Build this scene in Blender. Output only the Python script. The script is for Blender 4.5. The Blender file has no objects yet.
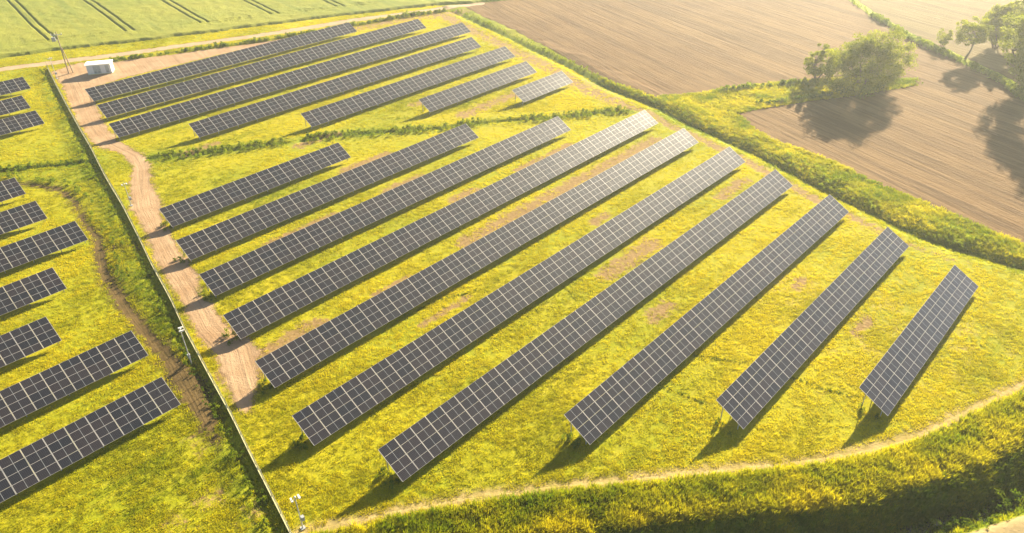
import bpy, math, random
import numpy as np
from mathutils import Vector, Matrix, Quaternion

random.seed(7)
rng = np.random.default_rng(7)
R = math.radians
scene = bpy.context.scene
col = scene.collection

# ------------------------------------------------------------------ camera
CAM_H, PITCH, ROLL, FPX = 58.741, R(33.358), R(-0.958), 731.23
fw = Vector((0, math.cos(PITCH), -math.sin(PITCH)))
r0, u0 = Vector((1, 0, 0)), Vector((0, math.sin(PITCH), math.cos(PITCH)))
rt = r0 * math.cos(ROLL) + u0 * math.sin(ROLL)
up = -r0 * math.sin(ROLL) + u0 * math.cos(ROLL)
cam_d = bpy.data.cameras.new('camera')
cam_d.sensor_width = 36.0
cam_d.lens = FPX * 36.0 / 1024.0
cam_d.clip_start = 0.5
cam_d.clip_end = 6000
cam = bpy.data.objects.new('camera', cam_d)
col.objects.link(cam)
M = Matrix(((rt.x, up.x, -fw.x, 0), (rt.y, up.y, -fw.y, 0), (rt.z, up.z, -fw.z, CAM_H), (0, 0, 0, 1)))
cam.matrix_world = M
scene.camera = cam

# ------------------------------------------------------------------ light
SUN_AZ, SUN_EL = R(59.0), R(20.0)            # azimuth measured from +X towards +Y
sun_vec = Vector((math.cos(SUN_AZ) * math.cos(SUN_EL), math.sin(SUN_AZ) * math.cos(SUN_EL), math.sin(SUN_EL)))
world = bpy.data.worlds.new('World')
scene.world = world
world.use_nodes = True
wn = world.node_tree.nodes
sky = wn.new('ShaderNodeTexSky')
sky.sky_type = 'NISHITA'
sky.sun_disc = False
sky.sun_elevation = SUN_EL
sky.sun_rotation = R(90) - SUN_AZ
sky.air_density = 0.75
sky.dust_density = 1.0
sky.ozone_density = 1.0
wn['Background'].inputs['Strength'].default_value = 0.05
world.node_tree.links.new(sky.outputs['Color'], wn['Background'].inputs['Color'])
sd = bpy.data.lights.new('sun', 'SUN')
sd.energy = 5.0
sd.angle = R(0.55)
sd.color = (1.0, 0.87, 0.62)
sun = bpy.data.objects.new('sun', sd)
sun.rotation_euler = sun_vec.to_track_quat('Z', 'Y').to_euler()
sun.location = (100, 160, 120)
col.objects.link(sun)
scene.view_settings.view_transform = 'Standard'
scene.view_settings.look = 'None'
scene.view_settings.exposure = 2.3
scene.view_settings.gamma = 1.0
scene.view_settings.use_curve_mapping = False
scene.render.engine = 'CYCLES'
cy = scene.cycles
cy.use_denoising = True
cy.max_bounces = 6
cy.diffuse_bounces = 2
cy.glossy_bounces = 3
cy.transmission_bounces = 3
cy.volume_bounces = 0
cy.transparent_max_bounces = 12
cy.sample_clamp_indirect = 6.0

# ------------------------------------------------------------------ numeric helpers
def _hash(ix, iy, s):
    n = (ix.astype(np.int64) * 374761393 + iy.astype(np.int64) * 668265263 + s * 1274126177) & 0x7fffffff
    n = ((n ^ (n >> 13)) * 1274126177) & 0x7fffffff
    return ((n ^ (n >> 16)) & 0xffff) / 65535.0

def vnoise(x, y, s=0):
    xf, yf = np.floor(x), np.floor(y)
    tx, ty = x - xf, y - yf
    tx, ty = tx * tx * (3 - 2 * tx), ty * ty * (3 - 2 * ty)
    a, b = _hash(xf, yf, s), _hash(xf + 1, yf, s)
    c, d = _hash(xf, yf + 1, s), _hash(xf + 1, yf + 1, s)
    return (a * (1 - tx) + b * tx) * (1 - ty) + (c * (1 - tx) + d * tx) * ty

def fbm(x, y, scale, s=0, octv=4):
    v, a, t = 0, 1.0, 0
    for i in range(octv):
        v = v + a * vnoise(x / scale * 2 ** i + 17.3 * i, y / scale * 2 ** i - 9.1 * i, s + i)
        t += a
        a *= .5
    return v / t

def sstep(a, b, x):
    t = np.clip((x - a) / (b - a), 0, 1)
    return t * t * (3 - 2 * t)

def pl_dist(x, y, pts):
    """distance, signed side (left +) and arc length of the nearest point of a polyline"""
    best = np.full(x.shape, 1e9); side = np.zeros(x.shape); arc = np.zeros(x.shape); acc = 0.
    for (ax, ay), (bx, by) in zip(pts[:-1], pts[1:]):
        dx, dy = bx - ax, by - ay
        L2 = dx * dx + dy * dy
        t = np.clip(((x - ax) * dx + (y - ay) * dy) / L2, 0, 1)
        d = np.hypot(x - ax - t * dx, y - ay - t * dy)
        m = d < best
        best = np.where(m, d, best)
        side = np.where(m, np.sign(dx * (y - ay) - dy * (x - ax)), side)
        arc = np.where(m, acc + t * math.sqrt(L2), arc)
        acc += math.sqrt(L2)
    return best, side, arc

def poly_sd(x, y, pts):
    """signed distance to a polygon, positive inside"""
    d, _, _ = pl_dist(x, y, list(pts) + [pts[0]])
    ins = np.zeros(x.shape, bool)
    n = len(pts)
    for i in range(n):
        ax, ay = pts[i]; bx, by = pts[(i + 1) % n]
        c = ((ay > y) != (by > y))
        with np.errstate(divide='ignore', invalid='ignore'):
            xi = (bx - ax) * (y - ay) / (by - ay + 1e-12) + ax
        ins ^= c & (x < xi)
    return np.where(ins, d, -d)

# ------------------------------------------------------------------ plan of the place (metres)
AZ, TILT = R(46.341), R(28.63)
DR = np.array([math.cos(AZ), math.sin(AZ)])        # along the rows
NR = np.array([-math.sin(AZ), math.cos(AZ)])       # towards the high side of the tables

CROP_EDGE = [(-300, 126), (-147.4, 188.2), (-134.8, 193.3), (-119.0, 201.7), (-101.0, 208.2), (-74.6, 220.4), (-47.1, 232.8), (-24.2, 241.7), (-12.1, 244.1), (1.5, 247.8), (17.5, 253.5), (150, 302)]
TRACK = [(-300, 117), (-145.8, 178.1), (-129.7, 184.5), (-121.4, 188.1), (-113.9, 191.4), (-105.9, 194.6), (-97.2, 199.0), (-85.4, 204.6), (-71.6, 211.0), (-58.2, 218.9), (-46.2, 226.5), (-30.4, 233.5), (-18.3, 239.3), (-8.9, 243.5)]
HEDGE_N = [(-104.1, 190.0), (-89.3, 196.5), (-70.2, 205.0), (-57.0, 213.1), (-45.5, 220.3), (-30.9, 229.4), (-18.7, 235.1)]
DITCH_E = [(-17.4, 235.1), (-7.6, 218.5), (1.1, 203.8), (13.5, 182.2), (22.8, 164.2), (32.6, 150.8), (36.8, 142.0), (43.0, 132.6), (47.9, 124.1), (53.1, 112.6), (58.2, 103.9), (62.8, 96.3), (67.8, 91.1), (73.3, 86.6), (79.2, 81.5), (120, 45)]
FIELD_MAIN = [(-14.6, 241.1), (-7.8, 227.4), (1.1, 212.7), (13.8, 187.9), (23.1, 167.6), (32.5, 156.6), (43.2, 159.3), (60.2, 164.7), (75.5, 167.1), (94.6, 165.8), (92.9, 162.1), (79.1, 156.9), (65.5, 153.2), (55.8, 150.1), (47.8, 147.0), (50.4, 134.2), (58.8, 123.3), (64.1, 112.8), (70.3, 103.5), (74.2, 95.9), (76.9, 92.8), (81.8, 85.3), (125, 50), (260, 50), (118, 120), (113.8, 139.2), (112.6, 152.8), (113.3, 165.9), (110.9, 184.3), (108.6, 198.5), (107.8, 221.2), (109, 250), (112, 330), (20, 300), (16, 256), (6.4, 250.1), (-5.7, 245.6)]
FIELD_FAR = [(110.0, 330), (112.0, 250), (110.5, 221.2), (111.6, 198.5), (114.4, 184.3), (116.8, 165.9), (116.0, 152.8), (117.2, 139.2), (124, 121), (280, 60), (330, 330)]
HEDGE_NE = [(107.8, 221.2), (108.6, 198.5), (110.9, 184.3), (113.3, 165.9), (112.6, 152.8), (113.8, 139.2), (117, 124), (130, 100)]
STRIP_TOP = [(32.5, 156.6), (43.2, 159.3), (60.2, 164.7), (75.5, 167.1), (94.6, 165.8)]
STRIP_BOT = [(92.9, 162.1), (79.1, 156.9), (65.5, 153.2), (55.8, 150.1), (47.8, 147.0)]
ROAD = [(-115.5, 181.9), (-107.7, 171.9), (-97.1, 155.5), (-90.0, 145.0), (-82.7, 135.5), (-78.9, 133.2), (-74.9, 130.8), (-70.8, 125.3), (-67.4, 116.2), (-64.3, 108.8), (-58.0, 100.2), (-52.3, 90.7), (-46.0, 82.0), (-41.2, 74.8), (-37.2, 70.1), (-34.6, 65.9), (-31.5, 60.4), (-29.6, 60.0), (-30.0, 64.5), (-31.0, 67.5), (-31.5, 70.5), (-32.9, 72.4), (-36.8, 75.7), (-40.1, 79.5), (-43.6, 83.8), (-45.4, 88.4), (-50.4, 94.8), (-54.3, 100.9), (-57.1, 105.0), (-59.7, 111.1), (-64.0, 118.0), (-67.8, 126.4), (-71.2, 131.1), (-76.4, 135.5), (-80.0, 139.1), (-85.4, 146.2), (-92.1, 157.4), (-99.5, 168.9), (-92.4, 178.7), (-81.0, 189.3), (-60.0, 209.5), (-88.8, 195.2), (-103.7, 190.2), (-112, 189)]
ROAD_C = [(-114, 186), (-104, 171.5), (-94.5, 156.5), (-87.5, 145.6), (-79.5, 135.5), (-72.5, 130.0), (-69.0, 124.5), (-65.5, 116), (-62, 109.0), (-56.5, 100.6), (-51, 92.0), (-45.0, 83.8), (-39.8, 76.0), (-35, 70.6), (-32, 64), (-27, 56)]
LTRACK = [(-120, 122), (-94.3, 119.9), (-87.9, 119.0), (-84.3, 118.4), (-80.2, 116.5), (-76.6, 113.5), (-72.8, 108.5), (-69.3, 103.9), (-65.4, 99.5), (-62.4, 94.3), (-59.8, 89.6), (-55.0, 83.5), (-51.2, 78.8), (-46.6, 73.9), (-43.2, 70.3), (-39.7, 66.5), (-36.7, 62.5), (-34.1, 58.6), (-31.5, 54), (-29.5, 49)]
LBRANCH = [(-63.2, 96.0), (-60.9, 96.7), (-57.9, 96.8)]
FENCE = [(-117.3, 184.3), (-108.0, 170.5), (-97.7, 155.5), (-89.4, 143.6), (-82.2, 133.4), (-74.0, 121.2), (-65.3, 109.0), (-58.5, 98.9), (-53.1, 90.7), (-47.1, 82.1), (-42.7, 75.3), (-36.2, 65.9), (-31.7, 59.5), (-28.1, 54.0), (-25.2, 49.7), (-21.7, 44.5), (-18.5, 39.6)]
PATH = [(-21.7, 43.0), (-20.5, 44.0), (-13.2, 45.9), (-4.5, 47.8), (4.4, 49.0), (10.5, 49.7), (18.8, 50.6), (29.4, 51.6), (36.1, 52.9), (43.5, 55.2), (50.6, 58.7), (58.9, 62.5), (68.8, 67.6), (95, 80)]
CREST = [(-60, 33), (-12.5, 41.0), (-4.3, 42.1), (2.2, 43.6), (9.9, 44.8), (17.7, 45.8), (24.6, 46.2), (32.7, 47.1), (39.5, 49.1), (46.7, 51.3), (54.2, 54.6), (63.2, 59.2), (110, 83)]
STRIP_A = [(-69.0, 129.2), (-60.1, 131.1), (-52.0, 133.1), (-44.8, 135.7)]
STRIP_B = [(-41.0, 136.5), (-32.5, 139.2), (-22.4, 140.3), (-13.3, 141.5), (-4.1, 144.3), (10.7, 146.4), (25.3, 149.7)]
LANE_LINES = [[(15.0, 65.0), (17.4, 63.4), (21.1, 60.6), (22.2, 59.6)], [(21.0, 69.2), (22.6, 68.6), (25.7, 67.8), (28.1, 67.2)], [(31.0, 65.2), (33.5, 64.0), (36.4, 62.2), (39.6, 60.7)],
              [(-4.5, 83.4), (-9.9, 81.2), (-14.9, 77.3)], [(7.3, 83.1), (9.9, 80.6)]]
LDARK = [(-112, 119), (-96.5, 123.7), (-90.1, 125.6), (-85.0, 126.7), (-80.1, 128.2)]

# near low corner (x, y), length; label
TABLES = [
 ('back', -93.28, 158.41, 72.96, 'solar table nearest the farm track and the white kiosk'),
 ('back', -85.80, 148.24, 90.40, 'second solar table from the farm track in the back block'),
 ('back', -78.49, 137.57, 98.65, 'longest solar table of the back block, third from the farm track'),
 ('back', -62.08, 136.88, 79.59, 'fourth solar table from the farm track in the back block'),
 ('back', -40.53, 141.32, 61.31, 'fifth solar table from the farm track in the back block'),
 ('back', -16.85, 148.42, 34.36, 'short solar table of the back block, next to the shortest'),
 ('back', 3.18, 153.27, 17.14, 'shortest solar table, near the ploughed field at the back'),
 ('main', -53.93, 101.13, 34.85, 'short solar table in the middle block, first below the green strip beside the dirt road'),
 ('main', -47.50, 91.20, 59.98, 'second solar table below the green strip, beside the dirt road'),
 ('main', -40.79, 81.94, 77.00, 'third solar table below the green strip, beside the dirt road'),
 ('main', -34.44, 72.45, 93.86, 'long solar table, fourth below the green strip, its far end at the ditch corner'),
 ('main', -27.74, 63.31, 92.88, 'long solar table starting where the dirt road ends, bare soil along its upper side'),
 ('main', -21.22, 54.29, 92.95, 'long solar table whose near end shadow reaches the fence'),
 ('main', -11.29, 49.29, 86.41, 'long solar table whose near end comes lowest in the picture'),
 ('main', 7.86, 53.77, 67.19, 'third solar table from the right, ending above the tall grass bank'),
 ('main', 24.50, 55.63, 49.95, 'second solar table from the right, between two grass lanes'),
 ('main', 40.67, 57.21, 33.20, 'rightmost solar table, short with bluish modules'),
 ('left', -112.49, 167.89, -1, 'topmost solar table left of the fence, cut by the picture edge'),
 ('left', -105.61, 155.07, -1, 'second solar table from the top, left of the fence'),
 ('left', -97.62, 145.75, -1, 'third solar table from the top, left of the fence'),
 ('left', -84.04, 113.60, -1, 'solar table at the left edge where the curved dirt track begins'),
 ('left', -75.64, 104.72, -1, 'solar table left of the fence inside the bend of the dirt track'),
 ('left', -65.68, 97.71, -1, 'solar table left of the fence whose end touches the dirt track bend'),
 ('left', -62.36, 84.41, -1, 'fourth solar table from the bottom, left of the fence'),
 ('left', -57.22, 72.81, -1, 'third solar table from the bottom, left of the fence'),
 ('left', -44.92, 69.60, -1, 'second solar table from the bottom, left of the fence'),
 ('left', -37.72, 60.90, -1, 'lowest solar table left of the fence, nearest the bottom left corner'),
]
LEFT_VIS = {17: 7, 18: 6.5, 19: 9, 20: 4.5, 21: 7.5, 22: 12.5, 23: 8.5, 24: 7.5, 25: 17, 26: 19}

def row_xy(i, off, t):
    """ground point at distance t along table i, off metres towards its high side"""
    _, x, y, L, _ = TABLES[i]
    return np.array([x, y]) + DR * t + NR * off

# ------------------------------------------------------------------ terrain height
def canal_s(x, y):
    d, s, _ = pl_dist(x, y, CREST)
    return -d * s                                  # positive on the camera side

def height(x, y):
    z = (fbm(x, y, 9.0, 3, 3) - .5) * .16
    d, s, _ = pl_dist(x, y, DITCH_E)
    wide = sstep(215, 150, y)
    z = z - (.45 + .15 * wide) * np.exp(-(d / (1.0 + .3 * wide)) ** 2)
    z = z + .25 * sstep(1.2, 4.0, d * s) * sstep(9, 5, d * s) + .5 * (fbm(x, y, 3.2, 7, 3) - .5) * sstep(1.0, 3.0, d * s) * sstep(11, 7, d * s)
    for pl, dep, w in ((STRIP_A, .5, .7), (STRIP_B, .5, .7), (LDARK, .5, .7), (HEDGE_N, .4, .7)):
        d, _, _ = pl_dist(x, y, pl)
        z = z - dep * np.exp(-(d / w) ** 2)
    d, s, _ = pl_dist(x, y, FENCE)
    z = z - .4 * np.exp(-((d * -s - 1.0) / .45) ** 2)          # ditch on the left of the fence
    c = canal_s(x, y)
    wob = (fbm(x, y, 5, 21, 3) - .5) * 1.6
    z = z - 2.3 * sstep(0, 4.4, c + wob) + 2.1 * sstep(5.2, 7.0, c + wob * .4)
    d, _, _ = pl_dist(x, y, LTRACK)
    z = z - .12 * np.exp(-(d / 1.3) ** 2)
    return z

def height1(x, y):
    return float(height(np.array([x], float), np.array([y], float))[0])

ST = 0.6
fx = np.arange(-152, 132 + .01, ST); fy = np.arange(26, 264 + .01, ST)
def ext(a, lo, hi):
    d = 6.0; pre = []; v = a[0]
    while v > lo: v -= d; pre.append(v); d *= 1.6
    d = 6.0; post = []; v = a[-1]
    while v < hi: v += d; post.append(v); d *= 1.6
    return np.concatenate([np.array(pre[::-1]), a, np.array(post)])
GX, GY = ext(fx, -1300, 1300), ext(fy, -1000, 1600)
NX, NY = len(GX), len(GY)
PX, PY = np.meshgrid(GX, GY)
PX, PY = PX.ravel(), PY.ravel()
PZ = height(PX, PY)
_i, _j = np.meshgrid(np.arange(NX - 1), np.arange(NY - 1))
_b = (_j * NX + _i).ravel()
QUADS = np.stack([_b, _b + 1, _b + NX + 1, _b + NX], 1)

# ------------------------------------------------------------------ mesh helpers
def np_mesh(name, verts, quads, attrs=None, smooth=True):
    me = bpy.data.meshes.new(name)
    nv, nf, k = len(verts), len(quads), quads.shape[1]
    me.vertices.add(nv)
    me.vertices.foreach_set('co', np.asarray(verts, np.float32).ravel())
    me.loops.add(nf * k)
    me.loops.foreach_set('vertex_index', np.asarray(quads, np.int32).ravel())
    me.polygons.add(nf)
    me.polygons.foreach_set('loop_start', np.arange(nf, dtype=np.int32) * k)
    if smooth:
        me.polygons.foreach_set('use_smooth', np.ones(nf, bool))
    for n, a in (attrs or {}).items():
        at = me.attributes.new(n, 'FLOAT', 'POINT')
        at.data.foreach_set('value', np.asarray(a, np.float32))
    me.update(calc_edges=True)
    return me

def link(name, me, mat=None, parent=None, **props):
    o = bpy.data.objects.new(name, me)
    col.objects.link(o)
    if mat is not None and me is not None and len(me.materials) == 0:
        me.materials.append(mat)
    if parent is not None:
        o.parent = parent
    for k, v in props.items():
        o[k] = v
    return o

def empty(name, loc, rz=0, **props):
    o = bpy.data.objects.new(name, None)
    o.empty_display_size = .5
    col.objects.link(o)
    o.location = loc
    o.rotation_euler = (0, 0, rz)
    for k, v in props.items():
        o[k] = v
    return o

class MB:
    """small mesh collector"""
    def __init__(s): s.v = []; s.f = []; s.m = []
    def quad(s, a, b, c, d, m=0):
        i = len(s.v); s.v += [tuple(a), tuple(b), tuple(c), tuple(d)]; s.f.append((i, i + 1, i + 2, i + 3)); s.m.append(m)
    def box(s, x0, x1, y0, y1, z0, z1, m=0):
        i = len(s.v)
        s.v += [(x0, y0, z0), (x1, y0, z0), (x1, y1, z0), (x0, y1, z0), (x0, y0, z1), (x1, y0, z1), (x1, y1, z1), (x0, y1, z1)]
        for f in ((0, 3, 2, 1), (4, 5, 6, 7), (0, 1, 5, 4), (1, 2, 6, 5), (2, 3, 7, 6), (3, 0, 4, 7)):
            s.f.append(tuple(i + k for k in f)); s.m.append(m)
    def tube(s, p, q, r1, r2, n=8, m=0, caps=True):
        p, q = Vector(p), Vector(q); d = (q - p).normalized()
        a = d.orthogonal().normalized(); b = d.cross(a)
        i = len(s.v)
        for c, r in ((p, r1), (q, r2)):
            for k in range(n):
                t = 2 * math.pi * k / n
                s.v.append(tuple(c + a * (r * math.cos(t)) + b * (r * math.sin(t))))
        for k in range(n):
            l = (k + 1) % n
            s.f.append((i + k, i + l, i + n + l, i + n + k)); s.m.append(m)
        if caps:
            s.f.append(tuple(i + k for k in range(n))[::-1]); s.m.append(m)
            s.f.append(tuple(i + n + k for k in range(n))); s.m.append(m)
    def mesh(s, name, mats):
        me = bpy.data.meshes.new(name)
        me.from_pydata(s.v, [], s.f)
        for m in mats: me.materials.append(m)
        me.polygons.foreach_set('material_index', np.array(s.m, np.int32))
        me.update()
        return me

# ------------------------------------------------------------------ material helpers
class NT:
    def __init__(s, name):
        s.mat = bpy.data.materials.new(name); s.mat.use_nodes = True
        s.t = s.mat.node_tree; s.n = s.t.nodes
        s.bsdf = s.n['Principled BSDF']; s.out = s.n['Material Output']
    def new(s, typ, **kw):
        n = s.n.new(typ)
        for k, v in kw.items(): setattr(n, k, v)
        return n
    def lk(s, a, b): s.t.links.new(a, b)
    def setin(s, sock, v):
        if isinstance(v, (int, float)): sock.default_value = v
        elif isinstance(v, tuple): sock.default_value = v if len(v) != 3 or sock.type == 'VECTOR' else (*v, 1)
        else: s.lk(v, sock)
    def math(s, op, a, b=0.0, c=None, clamp=False):
        n = s.new('ShaderNodeMath', operation=op, use_clamp=clamp)
        s.setin(n.inputs[0], a); s.setin(n.inputs[1], b)
        if c is not None: s.setin(n.inputs[2], c)
        return n.outputs[0]
    def mix(s, f, a, b, blend='MIX'):
        n = s.new('ShaderNodeMix', data_type='RGBA', blend_type=blend)
        s.setin(n.inputs['Factor'], f); s.setin(n.inputs[6], a); s.setin(n.inputs[7], b)
        return n.outputs[2]
    def ramp(s, f, lo, hi):
        n = s.new('ShaderNodeMapRange', interpolation_type='SMOOTHSTEP')
        s.setin(n.inputs[0], f); n.inputs[1].default_value = lo; n.inputs[2].default_value = hi
        return n.outputs[0]
    def attr(s, name, typ='GEOMETRY'):
        n = s.new('ShaderNodeAttribute', attribute_name=name, attribute_type=typ)
        return n.outputs['Fac']
    def coords(s, rot=0.0, scale=(1, 1, 1)):
        g = s.new('ShaderNodeNewGeometry')
        m = s.new('ShaderNodeMapping', vector_type='TEXTURE')
        s.lk(g.outputs['Position'], m.inputs[0])
        m.inputs['Rotation'].default_value = (0, 0, -rot); m.inputs['Scale'].default_value = tuple(1 / k for k in scale)
        return m.outputs[0]
    def noise(s, vec, scale, detail=4, rough=.55, dist=0.):
        n = s.new('ShaderNodeTexNoise')
        if vec is not None: s.lk(vec, n.inputs['Vector'])
        n.inputs['Scale'].default_value = scale; n.inputs['Detail'].default_value = detail
        n.inputs['Roughness'].default_value = rough; n.inputs['Distortion'].default_value = dist
        return n.outputs['Fac']
    def bump(s, h, strength, dist=.1):
        n = s.new('ShaderNodeBump'); s.lk(h, n.inputs['Height'])
        n.inputs['Strength'].default_value = strength; n.inputs['Distance'].default_value = dist
        s.lk(n.outputs[0], s.bsdf.inputs['Normal'])
    def base(s, c, rough=.9, spec=.15, metal=0.):
        s.setin(s.bsdf.inputs['Base Color'], c)
        s.bsdf.inputs['Roughness'].default_value = rough
        s.bsdf.inputs['Specular IOR Level'].default_value = spec
        s.bsdf.inputs['Metallic'].default_value = metal
    def edge_alpha(s, amp=1.2, scale=.6, soft=.25):
        """ragged border: the sheet gives way to what is below it around edge = 0"""
        v = s.coords()
        n = s.noise(v, scale, 5, .65)
        e = s.math('MULTIPLY_ADD', s.math('SUBTRACT', n, .5), amp * 2, s.attr('edge'))
        s.lk(s.ramp(e, -soft, soft), s.bsdf.inputs['Alpha'])

def flat_mat(name, c, rough=.6, spec=.3, metal=0., var=.12, scale=3.):
    t = NT(name)
    g = t.new('ShaderNodeTexCoord')
    n = t.noise(g.outputs['Object'], scale, 5, .6)
    k = t.math('MULTIPLY_ADD', n, var * 2, 1 - var)
    hs = t.new('ShaderNodeHueSaturation')
    hs.inputs['Color'].default_value = (*c, 1)
    t.lk(k, hs.inputs['Value'])
    t.base(hs.outputs[0], rough, spec, metal)
    return t.mat

# ------------------------------------------------------------------ ground materials
def mat_meadow():
    t = NT('meadow')
    v = t.coords()
    vr = t.coords(-AZ, (.16, 1.0, 1.0))            # streaks along the mown lanes
    big = t.noise(v, .045, 3, .5)
    mid = t.noise(v, .35, 4, .6)
    fine = t.noise(v, 2.6, 5, .7)
    streak = t.noise(vr, .9, 4, .65)
    c = t.mix(t.ramp(big, .35, .68), (.225, .235, .006), (.34, .29, .007))
    c = t.mix(t.math('MULTIPLY', t.ramp(streak, .45, .75), .55), c, (.35, .29, .025))
    c = t.mix(t.math('MULTIPLY', t.ramp(mid, .52, .75), .4), c, (.15, .17, .010))
    c = t.mix(t.math('MULTIPLY', t.ramp(fine, .55, .8), .35), c, (.10, .115, .01))
    # lusher, greener growth
    c = t.mix(t.math('MULTIPLY', t.attr('lush'), .8), c, (.13, .185, .012))
    # dry straw
    c = t.mix(t.math('MULTIPLY', t.ramp(t.math('ADD', t.attr('dry'), t.math('MULTIPLY', t.math('SUBTRACT', mid, .5), 1.4)), .35, .9), .75), c, (.40, .29, .08))
    # bare soil
    so = t.math('ADD', t.attr('soil'), t.math('MULTIPLY', t.math('SUBTRACT', t.noise(v, .7, 6, .75), .5), 2.4))
    sc_ = t.mix(t.ramp(t.noise(v, 1.8, 5, .7), .3, .7), (.17, .10, .04), (.29, .19, .085))
    c = t.mix(t.math('MULTIPLY', t.ramp(so, .34, .80), .95), c, sc_)
    t.base(c, .95, .05)
    t.bump(t.math('ADD', fine, mid), .8, .12)
    return t.mat

def mat_soil(name, a, b, dark, rut=None, edge=(1.0, .5, .3)):
    t = NT(name)
    v = t.coords()
    n1 = t.noise(v, .25, 5, .6); n2 = t.noise(v, 3.0, 5, .7)
    c = t.mix(t.ramp(n1, .3, .7), a, b)
    h = n2
    if rut:
        # wheel lines: fine noise across the way, hardly changing along it
        cx = t.new('ShaderNodeCombineXYZ')
        t.lk(t.attr('across'), cx.inputs[0]); t.lk(t.math('MULTIPLY', t.attr('along'), .03), cx.inputs[1])
        ru = t.noise(cx.outputs[0], rut, 4, .65)
        c = t.mix(t.math('MULTIPLY', t.ramp(ru, .52, .75), .55), c, dark)
        h = t.math('MULTIPLY_ADD', ru, -2.0, n2)
    c = t.mix(t.math('MULTIPLY', t.ramp(n2, .55, .8), .45), c, dark)
    t.base(c, .95, .05)
    t.bump(h, .7, .12)
    t.edge_alpha(*edge)
    return t.mat

FUR = math.atan2(-118.6, 57.6)                     # furrow direction, parallel to the east ditch
def mat_plough(name, a, b, dark):
    t = NT(name)
    v = t.coords()
    vf = t.coords(-FUR, (.012, 1.0, 1.0))
    vf2 = t.coords(-FUR, (.05, 1.0, 1.0))
    big = t.noise(v, .02, 4, .6); mid = t.noise(v, .16, 5, .6); fine = t.noise(v, 1.6, 5, .75)
    l1 = t.noise(vf, .22, 3, .7); l2 = t.noise(vf2, 1.1, 3, .7)
    c = t.mix(t.ramp(big, .35, .65), a, b)
    c = t.mix(t.math('MULTIPLY', t.ramp(l1, .47, .62), .55), c, dark)
    c = t.mix(t.math('MULTIPLY', t.ramp(l2, .45, .65), .6), c, dark)
    c = t.mix(t.math('MULTIPLY', t.ramp(mid, .55, .8), .35), c, b)
    c = t.mix(t.math('MULTIPLY', t.ramp(fine, .5, .8), .5), c, dark)
    t.base(c, .95, .05)
    t.bump(t.math('MULTIPLY_ADD', l2, 2.0, fine), 1.0, .16)
    t.edge_alpha(1.2, .4, .4)
    return t.mat

M_meadow = mat_meadow()
M_road = mat_soil('road_soil', (.28, .175, .095), (.36, .245, .145), (.16, .10, .05), rut=.75, edge=(1.6, .5, .6))
M_track = mat_soil('track_soil', (.33, .23, .14), (.38, .28, .18), (.24, .17, .09), rut=.8, edge=(.8, .5, .5))
M_ltrack = mat_soil('left_track_soil', (.085, .058, .022), (.13, .085, .033), (.06, .06, .012), rut=.8, edge=(2.0, .6, .9))
M_path = mat_soil('path_soil', (.36, .27, .08), (.42, .31, .13), (.28, .23, .04), rut=.9, edge=(1.0, .8, .8))
M_sand = mat_soil('sand', (.27, .20, .085), (.32, .24, .12), (.2, .15, .06), edge=(.8, .5, .4))
M_plough = mat_plough('plough_soil', (.140, .080, .034), (.180, .108, .046), (.074, .042, .019))
M_plough2 = mat_plough('stubble_soil', (.14, .10, .036), (.165, .118, .048), (.09, .062, .024))

# ------------------------------------------------------------------ ground and the sheets on it
road_sd = poly_sd(PX, PY, ROAD)
field_sd = poly_sd(PX, PY, FIELD_MAIN)
far_sd = poly_sd(PX, PY, FIELD_FAR)
d_track, s_track, a_track = pl_dist(PX, PY, TRACK)
d_lt, s_lt, a_lt = pl_dist(PX, PY, LTRACK)
d_lb, _, _ = pl_dist(PX, PY, LBRANCH)
d_path, s_path, a_path = pl_dist(PX, PY, PATH)
d_fence, s_fence, _ = pl_dist(PX, PY, FENCE)
d_de, s_de, a_de = pl_dist(PX, PY, DITCH_E)
d_crop, s_crop, _ = pl_dist(PX, PY, CROP_EDGE)
crop_sd = d_crop * s_crop
c_s = canal_s(PX, PY)

def lane_blob(x, y, i, off, t0, t1, w):
    """0..1 patch lying in a lane beside table i"""
    a, b = row_xy(i, off, t0), row_xy(i, off, t1)
    d, _, _ = pl_dist(x, y, [tuple(a), tuple(b)])
    return np.exp(-(d / w) ** 2)

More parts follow.
